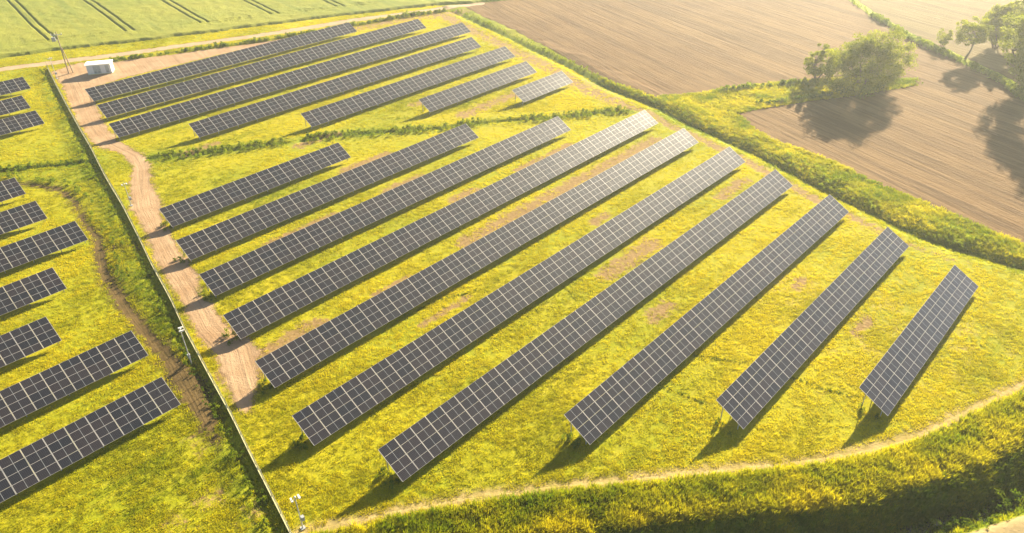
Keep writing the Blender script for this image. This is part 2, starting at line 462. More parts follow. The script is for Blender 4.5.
def soil_field(x, y):
    s = np.zeros(x.shape)
    for a in ((11, 7.4, -2, 11, 1.9), (11, 5.0, -2, 2, 2.0), (11, 7.8, 38, 90, 2.1), (11, 7.0, 20, 26, .9), (13, 7.8, 44, 56, 2.1), (13, 7.8, 76, 84, 1.6), (14, 8.0, 24, 27, 1.7), (10, 8.0, 44, 49, 1.6),
              (9, 7.8, 13, 25, 1.4), (9, 8.0, 36, 44, 1.6), (12, 7.8, 58, 61, 1.3), (16, 8.5, 13, 17, 1.0), (15, 8.0, 30, 32, 1.2), (5, 7.5, 2, 22, 2.0), (6, 6.5, -6, 10, 2.2),
              (5, -5.0, 5, 26, 2.4), (8, 9.0, 34, 44, 1.5), (4, -4.5, -6, 2, 1.8), (3, -3.5, -5, 1, 1.5), (10, 7.8, 60, 75, 1.2), (12, 8.0, 22, 30, .8)):
        s = np.maximum(s, lane_blob(x, y, *a))
    d, sg, _ = pl_dist(x, y, DITCH_E)
    inner = -d * sg                               # on the site side of the ditch
    s = np.maximum(s, np.exp(-((inner - 4.0 - (y > 150) * 1.0) / (1.6 + (y > 150) * 1.6)) ** 2) * .95 * sstep(70, 110, y))
    s = np.maximum(s, .9 * np.exp(-(np.hypot((x - 24) / 9, (y - 172) / 12)) ** 2 * 1.0) * (inner > 1))
    s = np.maximum(s, .9 * sstep(12, 2, pl_dist(x, y, HEDGE_N)[0]) * (x > -70) * (pl_dist(x, y, HEDGE_N)[1] < 0))
    for gx, gy, gr in ((-30.5, 48, 3.0), (-26, 46.7, 2.2), (-32.5, 45, 2.5), (-33.5, 56, 3.0)):
        s = np.maximum(s, .55 * np.exp(-(np.hypot(x - gx, y - gy) / gr) ** 2))
    return s

def lush_field(x, y):
    l = np.zeros(x.shape)
    for pl, w in ((STRIP_A, 2.2), (STRIP_B, 2.2), (LDARK, 2.5), (DITCH_E, 2.5)):
        l = np.maximum(l, np.exp(-(pl_dist(x, y, pl)[0] / w) ** 2))
    d, s, _ = pl_dist(x, y, FENCE)
    l = np.maximum(l, .75 * np.exp(-((-d * s - 2) / 2.2) ** 2)); l = np.maximum(l, .3 * np.exp(-((-d * s - 4) / 5.0) ** 2))
    l = np.maximum(l, sstep(0, 2, canal_s(x, y)))
    d, s, _ = pl_dist(x, y, DITCH_E)
    l = np.maximum(l, .6 * sstep(1, 3, d * s))
    return l

def dry_field(x, y):
    g = (np.exp(-(np.hypot((x - 52) / 16, (y - 74) / 14)) ** 2) * .55 + np.exp(-(np.hypot((x - 36) / 9, (y - 84) / 9)) ** 2) * .45
         + np.exp(-(np.hypot((x - 30) / 30, (y - 60) / 10)) ** 2) * .25)
    return np.clip(g, 0, 1)

fine_m = (np.abs(PX) < 160) & (PY > 20) & (PY < 270)
soil = np.where(fine_m, soil_field(PX, PY), 0)
lush = lush_field(PX, PY)
dry = dry_field(PX, PY)
ground = link('ground', np_mesh('ground', np.stack([PX, PY, PZ], 1), QUADS, dict(soil=soil, lush=lush, dry=dry)), M_meadow, kind='structure')

def sheet(name, sdist, dz, mat, margin=.9, attrs=None, zfun=None):
    q = QUADS[(sdist[QUADS] > -margin).any(1)]
    ids, inv = np.unique(q, return_inverse=True)
    z = PZ[ids] + dz
    if zfun is not None: z = z + zfun(PX[ids], PY[ids], sdist[ids])
    at = dict(edge=sdist[ids])
    for k, a in (attrs or {}).items(): at[k] = a[ids]
    return link(name, np_mesh(name, np.stack([PX[ids], PY[ids], z], 1), inv.reshape(q.shape), at), mat, kind='structure')

sheet('ploughed_field', field_sd, .012, M_plough, 1.4)
sheet('stubble_field', far_sd, .014, M_plough2, 1.4)
sheet('farm_track', 1.9 - d_track, .016, M_track, attrs=dict(across=d_track * s_track, along=a_track))
d_rc, s_rc, a_rc = pl_dist(PX, PY, ROAD_C)
sheet('dirt_road', road_sd, .020, M_road, attrs=dict(across=d_rc * s_rc, along=a_rc))
sheet('dirt_track', np.maximum(.6 + .5 * sstep(110, 90, PY) + .7 * sstep(75, 65, PY) - 2.3 * sstep(62, 52, PY) - d_lt, .9 - d_lb), .018, M_ltrack, attrs=dict(across=d_lt * s_lt, along=a_lt))
sheet('footpath', .7 - d_path, .022, M_path, attrs=dict(across=d_path * s_path, along=a_path))
sheet('sand_bank', np.where((PX > 20) & (PX < 120), c_s - 6.5, -9.), .02, M_sand)

# water in the canal
t = NT('canal_water')
t.base((.012, .02, .018), .08, .5)
t.bump(t.noise(t.coords(), 1.5, 3, .5), .15, .05)
M_water = t.mat
wsel = np.where((PY < 100) & (PX > -60) & (PX < 110), np.minimum(c_s - 3.0, 7.0 - c_s), -9.)
q = QUADS[(wsel[QUADS] > 0).any(1)]
ids, inv = np.unique(q, return_inverse=True)
link('canal_water', np_mesh('canal_water', np.stack([PX[ids], PY[ids], np.full(len(ids), -2.12)], 1), inv.reshape(q.shape)), M_water, kind='structure')

# ------------------------------------------------------------------ green cereal field with tramlines
CD = np.array([.62, -.785]); CD = CD / np.hypot(*CD); CN = np.array([-CD[1], CD[0]])
cu = np.arange(-370, -75, .8); cv = np.arange(-70, 290, .26)
U, V = np.meshgrid(cu, cv); U, V = U.ravel(), V.ravel()
cxx, cyy = U * CD[0] + V * CN[0], U * CD[1] + V * CN[1]
d, s, ac = pl_dist(cxx, cyy, CROP_EDGE)
csd = d * s - .6 + (fbm(cxx, cyy, 4, 31, 3) - .5) * 2.0
gap = np.zeros(U.shape)
main = sstep(9.5, 11, csd)
for k in range(-4, 14):
    for o in (-1.05, 1.05):
        gap = np.maximum(gap, sstep(.36, .12, np.abs(V + (fbm(U, V * 0, 30, 51 + k, 2) - .5) * 1.2 - (28.0 + 19.9 * k + o))) * main * (.55 + .4 * fbm(cxx, cyy, 6, 63, 2)))
for o in (8.2, 10.3):
    gap = np.maximum(gap, .55 * sstep(.55, .2, np.abs(csd - o)) * sstep(.35, .6, fbm(cxx, cyy, 12, 61, 2)))
cz = height(cxx, cyy) + (.62 + (fbm(cxx, cyy, 2.2, 41, 4) - .5) * .35) * sstep(-.3, .5, csd) * (1 - gap) - .25 * (csd < -.3)
cnx, cny = len(cu), len(cv)
_i, _j = np.meshgrid(np.arange(cnx - 1), np.arange(cny - 1)); _b = (_j * cnx + _i).ravel()
cq = np.stack([_b, _b + 1, _b + cnx + 1, _b + cnx], 1)
cq = cq[((csd[cq] > -.5).any(1)) & (cxx[cq[:, 0]] > -260) & (cxx[cq[:, 0]] < 70) & (cyy[cq[:, 0]] < 330)]
ids, inv = np.unique(cq, return_inverse=True)
t = NT('cereal')
v = t.coords(); vs = t.coords(-math.atan2(CD[1], CD[0]), (.06, 1, 1))
c = t.mix(t.ramp(t.noise(v, .03, 4, .6), .35, .65), (.165, .185, .018), (.215, .215, .020))
c = t.mix(t.math('MULTIPLY', t.ramp(t.noise(vs, .5, 4, .65), .45, .7), .5), c, (.25, .25, .035))
c = t.mix(t.math('MULTIPLY', t.ramp(t.noise(v, 1.2, 5, .7), .5, .8), .5), c, (.07, .115, .02))
c = t.mix(t.math('MULTIPLY', t.ramp(t.noise(v, .09, 3, .6), .58, .75), .5), c, (.24, .26, .03))
c = t.mix(t.math('MULTIPLY', t.ramp(t.noise(vs, .16, 3, .6), .5, .7), .4), c, (.08, .125, .02))
c = t.mix(t.ramp(t.attr('gap'), .3, 1.0), c, (.06, .085, .02))
t.base(c, .9, .1)
t.bump(t.noise(v, 2.2, 5, .7), 1.0, .25)
link('cereal_field', np_mesh('cereal_field', np.stack([cxx[ids], cyy[ids], cz[ids]], 1), inv.reshape(cq.shape), dict(gap=gap[ids])), t.mat, kind='structure')

# ------------------------------------------------------------------ solar tables
t = NT('panel_glass')
oi = t.new('ShaderNodeObjectInfo')
tc = t.new('ShaderNodeTexCoord')
sx = t.new('ShaderNodeSeparateXYZ'); t.lk(tc.outputs['Object'], sx.inputs[0])
def cell_line(o, pitch, w):
    m = t.math('PINGPONG', o, pitch / 2)
    return t.math('LESS_THAN', m, w)
ln = t.math('MAXIMUM', cell_line(sx.outputs[0], .1725, .004), cell_line(sx.outputs[1], .1645, .004))
c = t.mix(oi.outputs['Random'], (.008, .010, .016), (.022, .017, .020))
dust = t.noise(tc.outputs['Object'], 1.7, 4, .6)
c = t.mix(t.math('MULTIPLY', ln, .5), c, (.16, .16, .17))
c = t.mix(t.math('MULTIPLY', dust, .03), c, (.30, .25, .18))
t.base(c, .13, .35)
t.bsdf.inputs['Coat Weight'].default_value = .25
t.bsdf.inputs['Coat Roughness'].default_value = .42
M_glass = t.mat
M_frame = flat_mat('panel_frame', (.43, .40, .36), .45, .5, 0., .1, 2.)
M_backline = flat_mat('panel_midline', (.28, .29, .28), .35, .5, 0., .1, 2.)
M_back = flat_mat('panel_backsheet', (.35, .35, .34), .7, .2)
M_steel = flat_mat('galvanised_steel', (.42, .42, .40), .5, .5, .3)

SLOPE, MH, MW = 4.1, 1.015, 2.10
def module_mesh():
    b = MB(); f = .042; d = .006; mid = MW / 2; hw = .020
    W, H = MW, MH
    g = .016                                        # long edges are slimmer
    b.quad((0, 0, 0), (W, 0, 0), (W - f, g, 0), (f, g, 0), 0)
    b.quad((W, 0, 0), (W, H, 0), (W - f, H - g, 0), (W - f, g, 0), 0)
    b.quad((W, H, 0), (0, H, 0), (f, H - g, 0), (W - f, H - g, 0), 0)
    b.quad((0, H, 0), (0, 0, 0), (f, g, 0), (f, H - g, 0), 0)
    # inner lip
    b.quad((f, g, 0), (W - f, g, 0), (W - f, g, -d), (f, g, -d), 0)
    b.quad((W - f, g, 0), (W - f, H - g, 0), (W - f, H - g, -d), (W - f, g, -d), 0)
    b.quad((W - f, H - g, 0), (f, H - g, 0), (f, H - g, -d), (W - f, H - g, -d), 0)
    b.quad((f, H - g, 0), (f, g, 0), (f, g, -d), (f, H - g, -d), 0)
    # the two half panes and the line between them
    b.quad((f, g, -d), (mid - hw, g, -d), (mid - hw, H - g, -d), (f, H - g, -d), 1)
    b.quad((mid - hw, g, -d), (mid + hw, g, -d), (mid + hw, H - g, -d), (mid - hw, H - g, -d), 2)
    b.quad((mid + hw, g, -d), (W - f, g, -d), (W - f, H - g, -d), (mid + hw, H - g, -d), 1)
    # sides and back
    z = -.035
    b.quad((0, 0, z), (W, 0, z), (W, 0, 0), (0, 0, 0), 0)
    b.quad((W, 0, z), (W, H, z), (W, H, 0), (W, 0, 0), 0)
    b.quad((W, H, z), (0, H, z), (0, H, 0), (W, H, 0), 0)
    b.quad((0, H, z), (0, 0, z), (0, 0, 0), (0, H, 0), 0)
    b.quad((0, 0, z), (0, H, z), (W, H, z), (W, 0, z), 3)
    return b.mesh('module', [M_frame, M_glass, M_backline, M_back])
ME_module = module_mesh()

def box_mesh(name, x0, x1, y0, y1, z0, z1, mat):
    b = MB(); b.box(x0, x1, y0, y1, z0, z1); return b.mesh(name, [mat])
ME_post_f = box_mesh('post', -.05, .05, -.04, .04, -.6, .98, M_steel)
ME_post_b = box_mesh('post', -.05, .05, -.04, .04, -.6, 2.22, M_steel)
ME_rafter = box_mesh('rafter', -.03, .03, .12, 3.98, -.21, -.115, M_steel)
LOWZ = .75
ct, st = math.cos(TILT), math.sin(TILT)

def solar_table(i):
    block, x, y, L, label = TABLES[i]
    pitch0 = 2.13
    if block == 'left':
        vis = LEFT_VIS[i] + 9.0
        n = int(math.ceil(vis / pitch0)); pitch = pitch0
        L = n * pitch
        x, y = x - DR[0] * L, y - DR[1] * L
    else:
        n = round(L / pitch0); pitch = L / n
    root = empty('solar_table', (x, y, 0), AZ, label=label, category='solar table',
                 group={'back': 'solar tables of the back block', 'main': 'solar tables of the middle block', 'left': 'solar tables left of the fence'}[block])
    rs = random.Random(100 + i)
    sway = rs.uniform(-.002, .002)
    for a in range(n):
        if a % 6 == 0: sway = rs.gauss(0, .004)
        for j in range(4):
            o = bpy.data.objects.new('solar_module', ME_module)
            s = j * (MH + .013)
            o.location = (a * pitch + .012, s * ct, LOWZ + s * st)
            o.rotation_euler = (TILT + sway + rs.gauss(0, .0025), rs.gauss(0, .003), 0)
            o.scale = ((pitch - .026) / MW, 1, 1)
            o.parent = root
            col.objects.link(o)
    # purlins along the table
    pm = MB(); pm.box(0, L, -.03, .03, -.115, -.04)
    me = pm.mesh('purlin', [M_steel])
    for s in (.5, 1.53, 2.56, 3.59):
        o = bpy.data.objects.new('purlin', me)
        o.location = (0, s * ct, LOWZ + s * st); o.rotation_euler = (TILT, 0, 0)
        o.parent = root; col.objects.link(o)
    m = max(2, round(n / 2))
    for k in range(m + 1):
        px = min(max(k * L / m, .35), L - .35)
        o = bpy.data.objects.new('rafter', ME_rafter)
        o.location = (px, 0, LOWZ); o.rotation_euler = (TILT, 0, 0); o.parent = root; col.objects.link(o)
        for me_p, s, top in ((ME_post_f, .85, .98), (ME_post_b, 3.2, 2.22)):
            o = bpy.data.objects.new('post', me_p)
            o.location = (px, s * ct, LOWZ + s * st - .215 - top); o.parent = root; col.objects.link(o)
    return root, (x, y, L)
TAB = []
for i in range(len(TABLES)):
    TAB.append(solar_table(i)[1])

# ------------------------------------------------------------------ fence
M_post = flat_mat('fence_post', (.36, .38, .30), .6, .3)
M_wire = flat_mat('fence_wire', (.50, .47, .28), .5, .4)
M_conc = flat_mat('fence_concrete', (.56, .50, .26), .85, .15, 0., .2, 1.5)
fence = empty('wire_fence', (FENCE[0][0], FENCE[0][1], 0), label='long pale wire mesh fence on a concrete base running beside the dirt road', category='fence')
BAY = 2.5
b = MB(); b.box(-.03, .03, -.03, .03, -.5, 1.75); b.box(-.035, .035, -.035, .035, 1.75, 1.79); ME_fpost = b.mesh('post', [M_post])
b = MB(); b.box(.035, BAY - .035, -.055, .055, -.35, .28); ME_plinth = b.mesh('base_board', [M_conc])
b = MB()
for k in range(1, 25): b.box(k * .1 - .003, k * .1 + .003, -.003, .003, .39, 1.72)
for k in range(8): b.box(.03, BAY - .03, .0035, .0115, .41 + k * .18, .422 + k * .18)
ME_fmesh = b.mesh('mesh_panel', [M_wire])
fl = [Vector((*p, 0)) for p in FENCE]
seglen = [(b_ - a_).length for a_, b_ in zip(fl[:-1], fl[1:])]
tot = sum(seglen)
def along(s):
    for a_, b_, l in zip(fl[:-1], fl[1:], seglen):
        if s <= l: return a_ + (b_ - a_) * (s / l)
        s -= l
    return fl[-1]
nb = int(tot / BAY)
org = Vector((FENCE[0][0], FENCE[0][1], 0))
for k in range(nb + 1):
    p0, p1 = along(k * BAY), along(min((k + 1) * BAY, tot))
    a_ = math.atan2(p1.y - p0.y, p1.x - p0.x)
    z = (height1(p0.x, p0.y) + height1(p1.x, p1.y)) / 2
    for nm, me in (('post', ME_fpost),) + ((('base_board', ME_plinth), ('mesh_panel', ME_fmesh)) if k < nb else ()):
        o = bpy.data.objects.new(nm, me); o.location = p0 - org + Vector((0, 0, z + .04)); o.rotation_euler = (0, 0, a_); o.parent = fence; col.objects.link(o)

# ------------------------------------------------------------------ camera masts along the fence
M_white = flat_mat('white_paint', (.55, .54, .50), .4, .4)
M_grey = flat_mat('grey_paint', (.30, .31, .31), .5, .4)
M_dark = flat_mat('dark_lens', (.02, .02, .025), .2, .5)
def mast(x, y, h, label, face):
    root = empty('camera_mast', (x, y, height1(x, y)), face, label=label, category='camera mast', group='camera masts along the fence')
    b = MB(); b.tube((0, 0, -.4), (0, 0, h), .075, .05, 10); link('pole', b.mesh('pole', [M_steel]), parent=root)
    b = MB(); b.box(-.22, .22, -.22, .22, -.3, .12); link('foundation', b.mesh('foundation', [M_grey]), parent=root)
    b = MB(); b.box(.08, .36, -.18, .18, 1.1, 1.6); link('control_box', b.mesh('control_box', [M_grey]), parent=root)
    b = MB(); b.tube((-.55, 0, h - .12), (.55, 0, h - .12), .03, .03, 8); link('bracket', b.mesh('bracket', [M_steel]), parent=root)
    for sgn in (-1, 1):
        b = MB(); b.box(sgn * .35 - .08, sgn * .35 + .08, -.32, .16, h - .02, h + .13); b.box(sgn * .35 - .09, sgn * .35 + .09, -.38, .18, h + .13, h + .15)
        hs = link('camera_housing', b.mesh('camera_housing', [M_white]), parent=root)
        b = MB(); b.tube((sgn * .35, -.32, h + .06), (sgn * .35, -.345, h + .06), .05, .05, 12); link('lens', b.mesh('lens', [M_dark]), parent=hs)
    b = MB(); b.tube((0, 0, h), (0, 0, h + .2), .05, .05, 8); b.tube((0, 0, h + .2), (0, 0, h + .34), .11, .02, 10); link('beacon', b.mesh('beacon', [M_white]), parent=root)
    return root
mast(-20.3, 44.6, 4.3, 'slim camera mast with white housings at the bottom corner of the fence', R(35))
mast(-39.6, 68.9, 5.5, 'tall camera mast by the fence near the lower end of the left dirt track', R(120))
mast(-64.4, 109.9, 4.0, 'camera mast on the grass between fence and dirt road bend', R(40))
mast(-111.0, 176.5, 5.0, 'farthest camera mast by the fence end near the white kiosk', R(60))

# ------------------------------------------------------------------ transformer kiosk
M_kwall = flat_mat('kiosk_wall', (.60, .60, .57), .8, .2, 0., .08, .8)
M_kroof = flat_mat('kiosk_roof', (.80, .77, .70), .7, .25, 0., .06, .8)
M_kdoor = flat_mat('kiosk_door', (.33, .36, .34), .5, .4)
M_kvent = flat_mat('kiosk_vent', (.20, .22, .21), .5, .4)
kx, ky = -104.4, 178.9
kiosk = empty('transformer_kiosk', (kx, ky, 0), R(14), label='small white transformer kiosk with grey doors on the bare soil yard', category='kiosk')
KW, KD, KH = 5.5, 2.8, 2.35
b = MB(); b.box(0, KW, 0, KD, .15, KH); link('wall', b.mesh('wall', [M_kwall]), parent=kiosk)
b = MB(); b.box(-.06, KW + .06, -.06, KD + .06, -.3, .15); link('plinth', b.mesh('plinth', [M_conc]), parent=kiosk)
b = MB()
i0 = 0
b.v += [(-.25, -.25, KH + .004), (KW + .25, -.25, KH + .004), (KW + .25, KD + .25, KH + .004), (-.25, KD + .25, KH + .004),
        (-.25, -.25, KH + .16), (KW + .25, -.25, KH + .16), (KW + .25, KD + .25, KH + .16), (-.25, KD + .25, KH + .16),
        (-.25, KD / 2, KH + .34), (KW + .25, KD / 2, KH + .34)]
b.f += [(0, 3, 2, 1), (0, 1, 5, 4), (2, 3, 7, 6), (4, 5, 9, 8), (6, 7, 8, 9), (1, 2, 6, 9, 5), (3, 0, 4, 8, 7)]; b.m += [0] * 7
link('roof', b.mesh('roof', [M_kroof]), parent=kiosk)
for dx0, dx1 in ((1.45, 2.25), (2.28, 3.08), (4.2, 5.0)):
    b = MB(); b.box(dx0, dx1, -.035, .01, .22, 2.1); dr = link('door', b.mesh('door', [M_kdoor]), parent=kiosk)
    b = MB(); b.box(dx1 - .14, dx1 - .08, -.08, -.036, 1.05, 1.25); link('handle', b.mesh('handle', [M_dark]), parent=dr)
    b = MB()
    for k in range(5): b.box(dx0 + .12, dx1 - .2, -.05, -.036, .4 + k * .08, .45 + k * .08)
    link('vent', b.mesh('vent', [M_kvent]), parent=dr)
for k in range(2):
    b = MB()
    for j in range(6): b.box(-.03, .01, .4 + k * 1.2, 1.2 + k * 1.2, 1.3 + j * .1, 1.36 + j * .1)
    link('vent', b.mesh('vent', [M_kvent]), parent=kiosk)

# ------------------------------------------------------------------ power pole
M_wood = flat_mat('pole_timber', (.30, .23, .16), .85, .15, 0., .25, 2.)
M_porc = flat_mat('porcelain', (.55, .53, .50), .3, .5)
pole = empty('power_pole', (-110.2, 180.6, 0), R(20), label='leaning wooden power pole with crossarm beside the white kiosk', category='power pole')
PH = 10.2
b = MB(); b.tube((0, 0, -1), (.35, 0, PH), .17, .10, 12); link('pole', b.mesh('pole', [M_wood]), parent=pole)
b = MB(); b.tube((1.1, .2, -1), (.42, .02, PH * .62), .15, .10, 10); link('strut', b.mesh('strut', [M_wood]), parent=pole)
b = MB(); b.box(-.95, 1.5, -.16, -.06, PH - .75, PH - .60); link('crossarm', b.mesh('crossarm', [M_steel]), parent=pole)
for xx in (-.85, -.1, 1.4):
    b = MB(); b.tube((xx, -.11, PH - .6), (xx, -.11, PH - .5), .03, .03, 8); b.tube((xx, -.11, PH - .5), (xx, -.11, PH - .25), .10, .06, 10)
    link('insulator', b.mesh('insulator', [M_porc]), parent=pole)
b = MB(); b.box(-1.0, -.2, -.55, -.05, PH - 2.1, PH - 1.1); b.box(-.95, -.25, -.62, -.55, PH - 2.0, PH - 1.2)
link('transformer_box', b.mesh('transformer_box', [M_grey]), parent=pole)
b = MB(); b.box(-.25, .35, -.08, .0, PH - 1.9, PH - 1.8); link('bracket', b.mesh('bracket', [M_steel]), parent=pole)

# ------------------------------------------------------------------ foliage materials
def mat_leaf(name, ca, cb, trans=.45, attr='tint', typ='GEOMETRY', tb=1.25):
    t = NT(name)
    f = t.attr(attr, typ)
    c = t.mix(f, ca, cb)
    d = t.new('ShaderNodeBsdfDiffuse'); t.lk(c, d.inputs[0])
    tr = t.new('ShaderNodeBsdfTranslucent')
    t.lk(t.mix(1.0, c, (tb, tb, tb * .5), 'MULTIPLY'), tr.inputs[0])
    m = t.new('ShaderNodeMixShader'); m.inputs[0].default_value = trans
    t.lk(d.outputs[0], m.inputs[1]); t.lk(tr.outputs[0], m.inputs[2])
    t.lk(m.outputs[0], t.out.inputs['Surface'])
    t.n.remove(t.bsdf)
    return t.mat

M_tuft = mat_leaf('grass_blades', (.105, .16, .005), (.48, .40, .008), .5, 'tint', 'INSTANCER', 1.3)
M_weed = mat_leaf('weed_leaves', (.05, .095, .010), (.27, .31, .02), .5, 'tint', 'INSTANCER', 1.3)
M_bark = flat_mat('bark', (.16, .12, .085), .9, .1, 0., .3, 4.)

# ------------------------------------------------------------------ trees
def make_tree(name, x, y, H, RX, base, seed, label, n_clump, leaf_n, leaf_s, ca, cb, stems=1, group='trees at the ploughed field', squash=1.0, RY=None):
    rs = np.random.default_rng(seed); rp = random.Random(seed)
    RY = RY or RX
    z0 = height1(x, y)
    root = empty(name, (x, y, z0), 0, label=label, category='tree' if H > 6 else 'bush', group=group)
    mb = MB()
    cz, rz = base + (H - base) / 2, (H - base) / 2
    # clump centres: filled volume, biased to the shell, lumpy outline
    cs = []
    lobes = [(rp.uniform(0, 6.28), rp.uniform(.75, 1.12), rp.uniform(-.5, .8)) for _ in range(7)]
    while len(cs) < n_clump:
        v = rs.normal(size=3); v /= np.linalg.norm(v)
        r = rs.uniform(.25, 1) ** .45
        az_ = math.atan2(v[1], v[0])
        k = 1.0
        for la, lr, lz in lobes:
            k = max(k * .9, lr * math.exp(-((math.remainder(az_ - la, 6.283)) ** 2 * .9 + (v[2] - lz) ** 2 * 1.1)) + .62)
        k = min(k, 1.2)
        p = np.array([v[0] * RX * r * k, v[1] * RY * r * k, cz + v[2] * rz * r * min(1.0, k * 1.02)])
        if p[2] < max(base * .7, .35): continue
        cs.append(p)
    cs = np.array(cs)
    # stems and limbs
    tr_r = .035 * H if stems == 1 else .022 * H
    tips = []
    for sidx in range(stems):
        a = 2 * math.pi * sidx / max(stems, 1) + rp.uniform(-.4, .4)
        lean = .0 if stems == 1 else rp.uniform(.25, .5)
        p = Vector((math.cos(a) * .3 * (stems > 1), math.sin(a) * .3 * (stems > 1), -.3)); r = tr_r
        d = Vector((math.cos(a) * lean, math.sin(a) * lean, 1)).normalized()
        nseg = 6; seg = (max(base, .5) * .9 + min(rz, H * .45)) / nseg
        for q_ in range(nseg):
            d2 = (d + Vector((rp.gauss(0, .10), rp.gauss(0, .10), 0))).normalized()
            p2 = p + d2 * seg; r2 = r * .84
            mb.tube(p, p2, r, r2, 8, 0, False)
            if q_ >= 1: tips.append((p2, r2))
            p, d, r = p2, d2, r2
    for c_ in cs[::max(1, len(cs) // 46)]:
        c_ = Vector(c_)
        tp = [t_ for t_ in tips if t_[0].z < c_.z + .5] or tips
        p, r = min(tp, key=lambda t_: (t_[0] - c_).length)
        mid_ = p.lerp(c_, .5) + Vector((rp.gauss(0, .2), rp.gauss(0, .2), .25))
        mb.tube(p, mid_, r * .5, r * .3, 6, 0, False); mb.tube(mid_, c_, r * .3, r * .08, 5, 0, False)
    me = mb.mesh('trunk', [M_bark])
    me.polygons.foreach_set('use_smooth', np.ones(len(me.polygons), bool))
    link('trunk', me, parent=root)
    # leaves
    N = n_clump * leaf_n
    ci = np.repeat(np.arange(n_clump), leaf_n)
    crad = rs.uniform(.6, 1.25, n_clump) * (RX * .13 + .25)
    off = rs.normal(size=(N, 3)); off /= np.linalg.norm(off, axis=1)[:, None]
    off *= (rs.uniform(0, 1, N) ** .5 * crad[ci])[:, None]
    off[:, 2] *= .75
    P = cs[ci] + off
    a = rs.normal(size=(N, 3)); a /= np.linalg.norm(a, axis=1)[:, None]
    b_ = np.cross(a, rs.normal(size=(N, 3))); b_ /= np.linalg.norm(b_, axis=1)[:, None]
    s = (leaf_s * rs.uniform(.6, 1.4, N))[:, None]
    vv = np.stack([P - a * s, P + b_ * s * .45, P + a * s, P - b_ * s * .45], 1).reshape(-1, 3)
    tint = np.repeat(np.clip(rs.uniform(0, 1, n_clump)[ci] * .6 + rs.uniform(0, .5, N), 0, 1), 4)
    me = np_mesh('crown', vv, np.arange(N * 4).reshape(-1, 4), dict(tint=tint), smooth=False)
    link('crown', me, mat_leaf(name + '_leaves', ca, cb, .5), root)
    return root
make_tree('willow_tree', 80.0, 160.8, 13.6, 9.4, -4.0, 11, 'broad many-stemmed tree standing on the grass strip inside the ploughed field', 330, 120, .20, (.07, .10, .012), (.25, .26, .03), stems=6, RY=7)
make_tree('round_tree', 72.0, 167.0, 8.5, 4.0, -1.0, 12, 'smaller rounded tree just left of the broad tree on the grass strip', 90, 110, .18, (.08, .11, .015), (.26, .27, .03), stems=3)
make_tree('round_tree', 114.0, 180.0, 10.0, 4.4, 2.6, 13, 'small round-crowned tree with a bare trunk on the field hedge', 110, 90, .17, (.09, .12, .012), (.29, .30, .03))
make_tree('bush', 113.2, 190.0, 4.6, 2.2, .3, 14, 'low bush on the hedge left of the small round tree', 45, 80, .14, (.08, .11, .012), (.27, .28, .03), stems=3)
make_tree('tall_tree', 116.0, 157.5, 21.0, 9.0, -2.0, 15, 'large tall tree cut by the right picture edge', 360, 120, .21, (.07, .10, .012), (.24, .26, .03), stems=4)
make_tree('tall_tree', 126.0, 188.0, 12.5, 5.5, .5, 16, 'pale large tree behind the small round tree near the top right corner', 260, 110, .20, (.09, .12, .015), (.27, .28, .03), stems=3)

# ------------------------------------------------------------------ grass and weeds as instanced stuff
def blade_mesh(name, n, h, spread, w, mat, seed, lean=.5):
    rs = random.Random(seed); v = []; f = []
    for _ in range(n):
        a = rs.uniform(0, 6.283); rr = spread * math.sqrt(rs.random())
        x, y = rr * math.cos(a), rr * math.sin(a)
        b2 = a + rs.gauss(0, .8); hh = h * rs.uniform(.5, 1.15); ww = w * rs.uniform(.7, 1.3)
        fa = rs.uniform(0, 6.283); tx, ty = math.cos(fa) * ww, math.sin(fa) * ww
        l = lean * hh * rs.uniform(.3, 1.2)
        mx, my = x + math.cos(b2) * l * .35, y + math.sin(b2) * l * .35
        ex, ey = x + math.cos(b2) * l, y + math.sin(b2) * l
        i = len(v)
        v += [(x - tx, y - ty, -.03), (x + tx, y + ty, -.03), (mx + tx * .8, my + ty * .8, hh * .6), (mx - tx * .8, my - ty * .8, hh * .6), (ex, ey, hh)]
        f += [(i, i + 1, i + 2, i + 3), (i + 3, i + 2, i + 4)]
    me = bpy.data.meshes.new(name); me.from_pydata(v, [], f); me.materials.append(mat); me.update()
    return me

def weed_mesh(name, n, h, rad, s, mat, seed):
    rs = random.Random(seed); v = []; f = []
    for _ in range(n):
        a = rs.uniform(0, 6.283); t_ = rs.random() ** .7
        rr = rad * math.sqrt(rs.random()) * (1 - .55 * t_)
        c_ = Vector((rr * math.cos(a), rr * math.sin(a), h * t_))
        d1 = Vector((rs.gauss(0, 1), rs.gauss(0, 1), rs.gauss(.5, .8))).normalized(); d2 = d1.cross(Vector((rs.gauss(0, 1), rs.gauss(0, 1), rs.gauss(0, 1)))).normalized()
        ss = s * rs.uniform(.6, 1.4); i = len(v)
        v += [tuple(c_ - d1 * ss), tuple(c_ + d2 * ss * .5), tuple(c_ + d1 * ss), tuple(c_ - d2 * ss * .5)]
        f.append((i, i + 1, i + 2, i + 3))
    me = bpy.data.meshes.new(name); me.from_pydata(v, [], f); me.materials.append(mat); me.update()
    return me

def variants(name, meshes):
    c_ = bpy.data.collections.new(name)
    for i, me in enumerate(meshes):
        o = bpy.data.objects.new(name + '_variant', me); c_.objects.link(o)
    return c_
V_short = variants('short_grass', [blade_mesh('short_grass', 16, .17, .30, .022, M_tuft, k, .8) for k in range(4)])
V_tall = variants('tall_grass', [blade_mesh('tall_grass', 26, .75, .34, .028, M_tuft, 20 + k, .45) for k in range(4)])
V_weed = variants('weeds', [weed_mesh('weeds', 60, .9, .55, .13, M_weed, 40 + k) for k in range(4)])

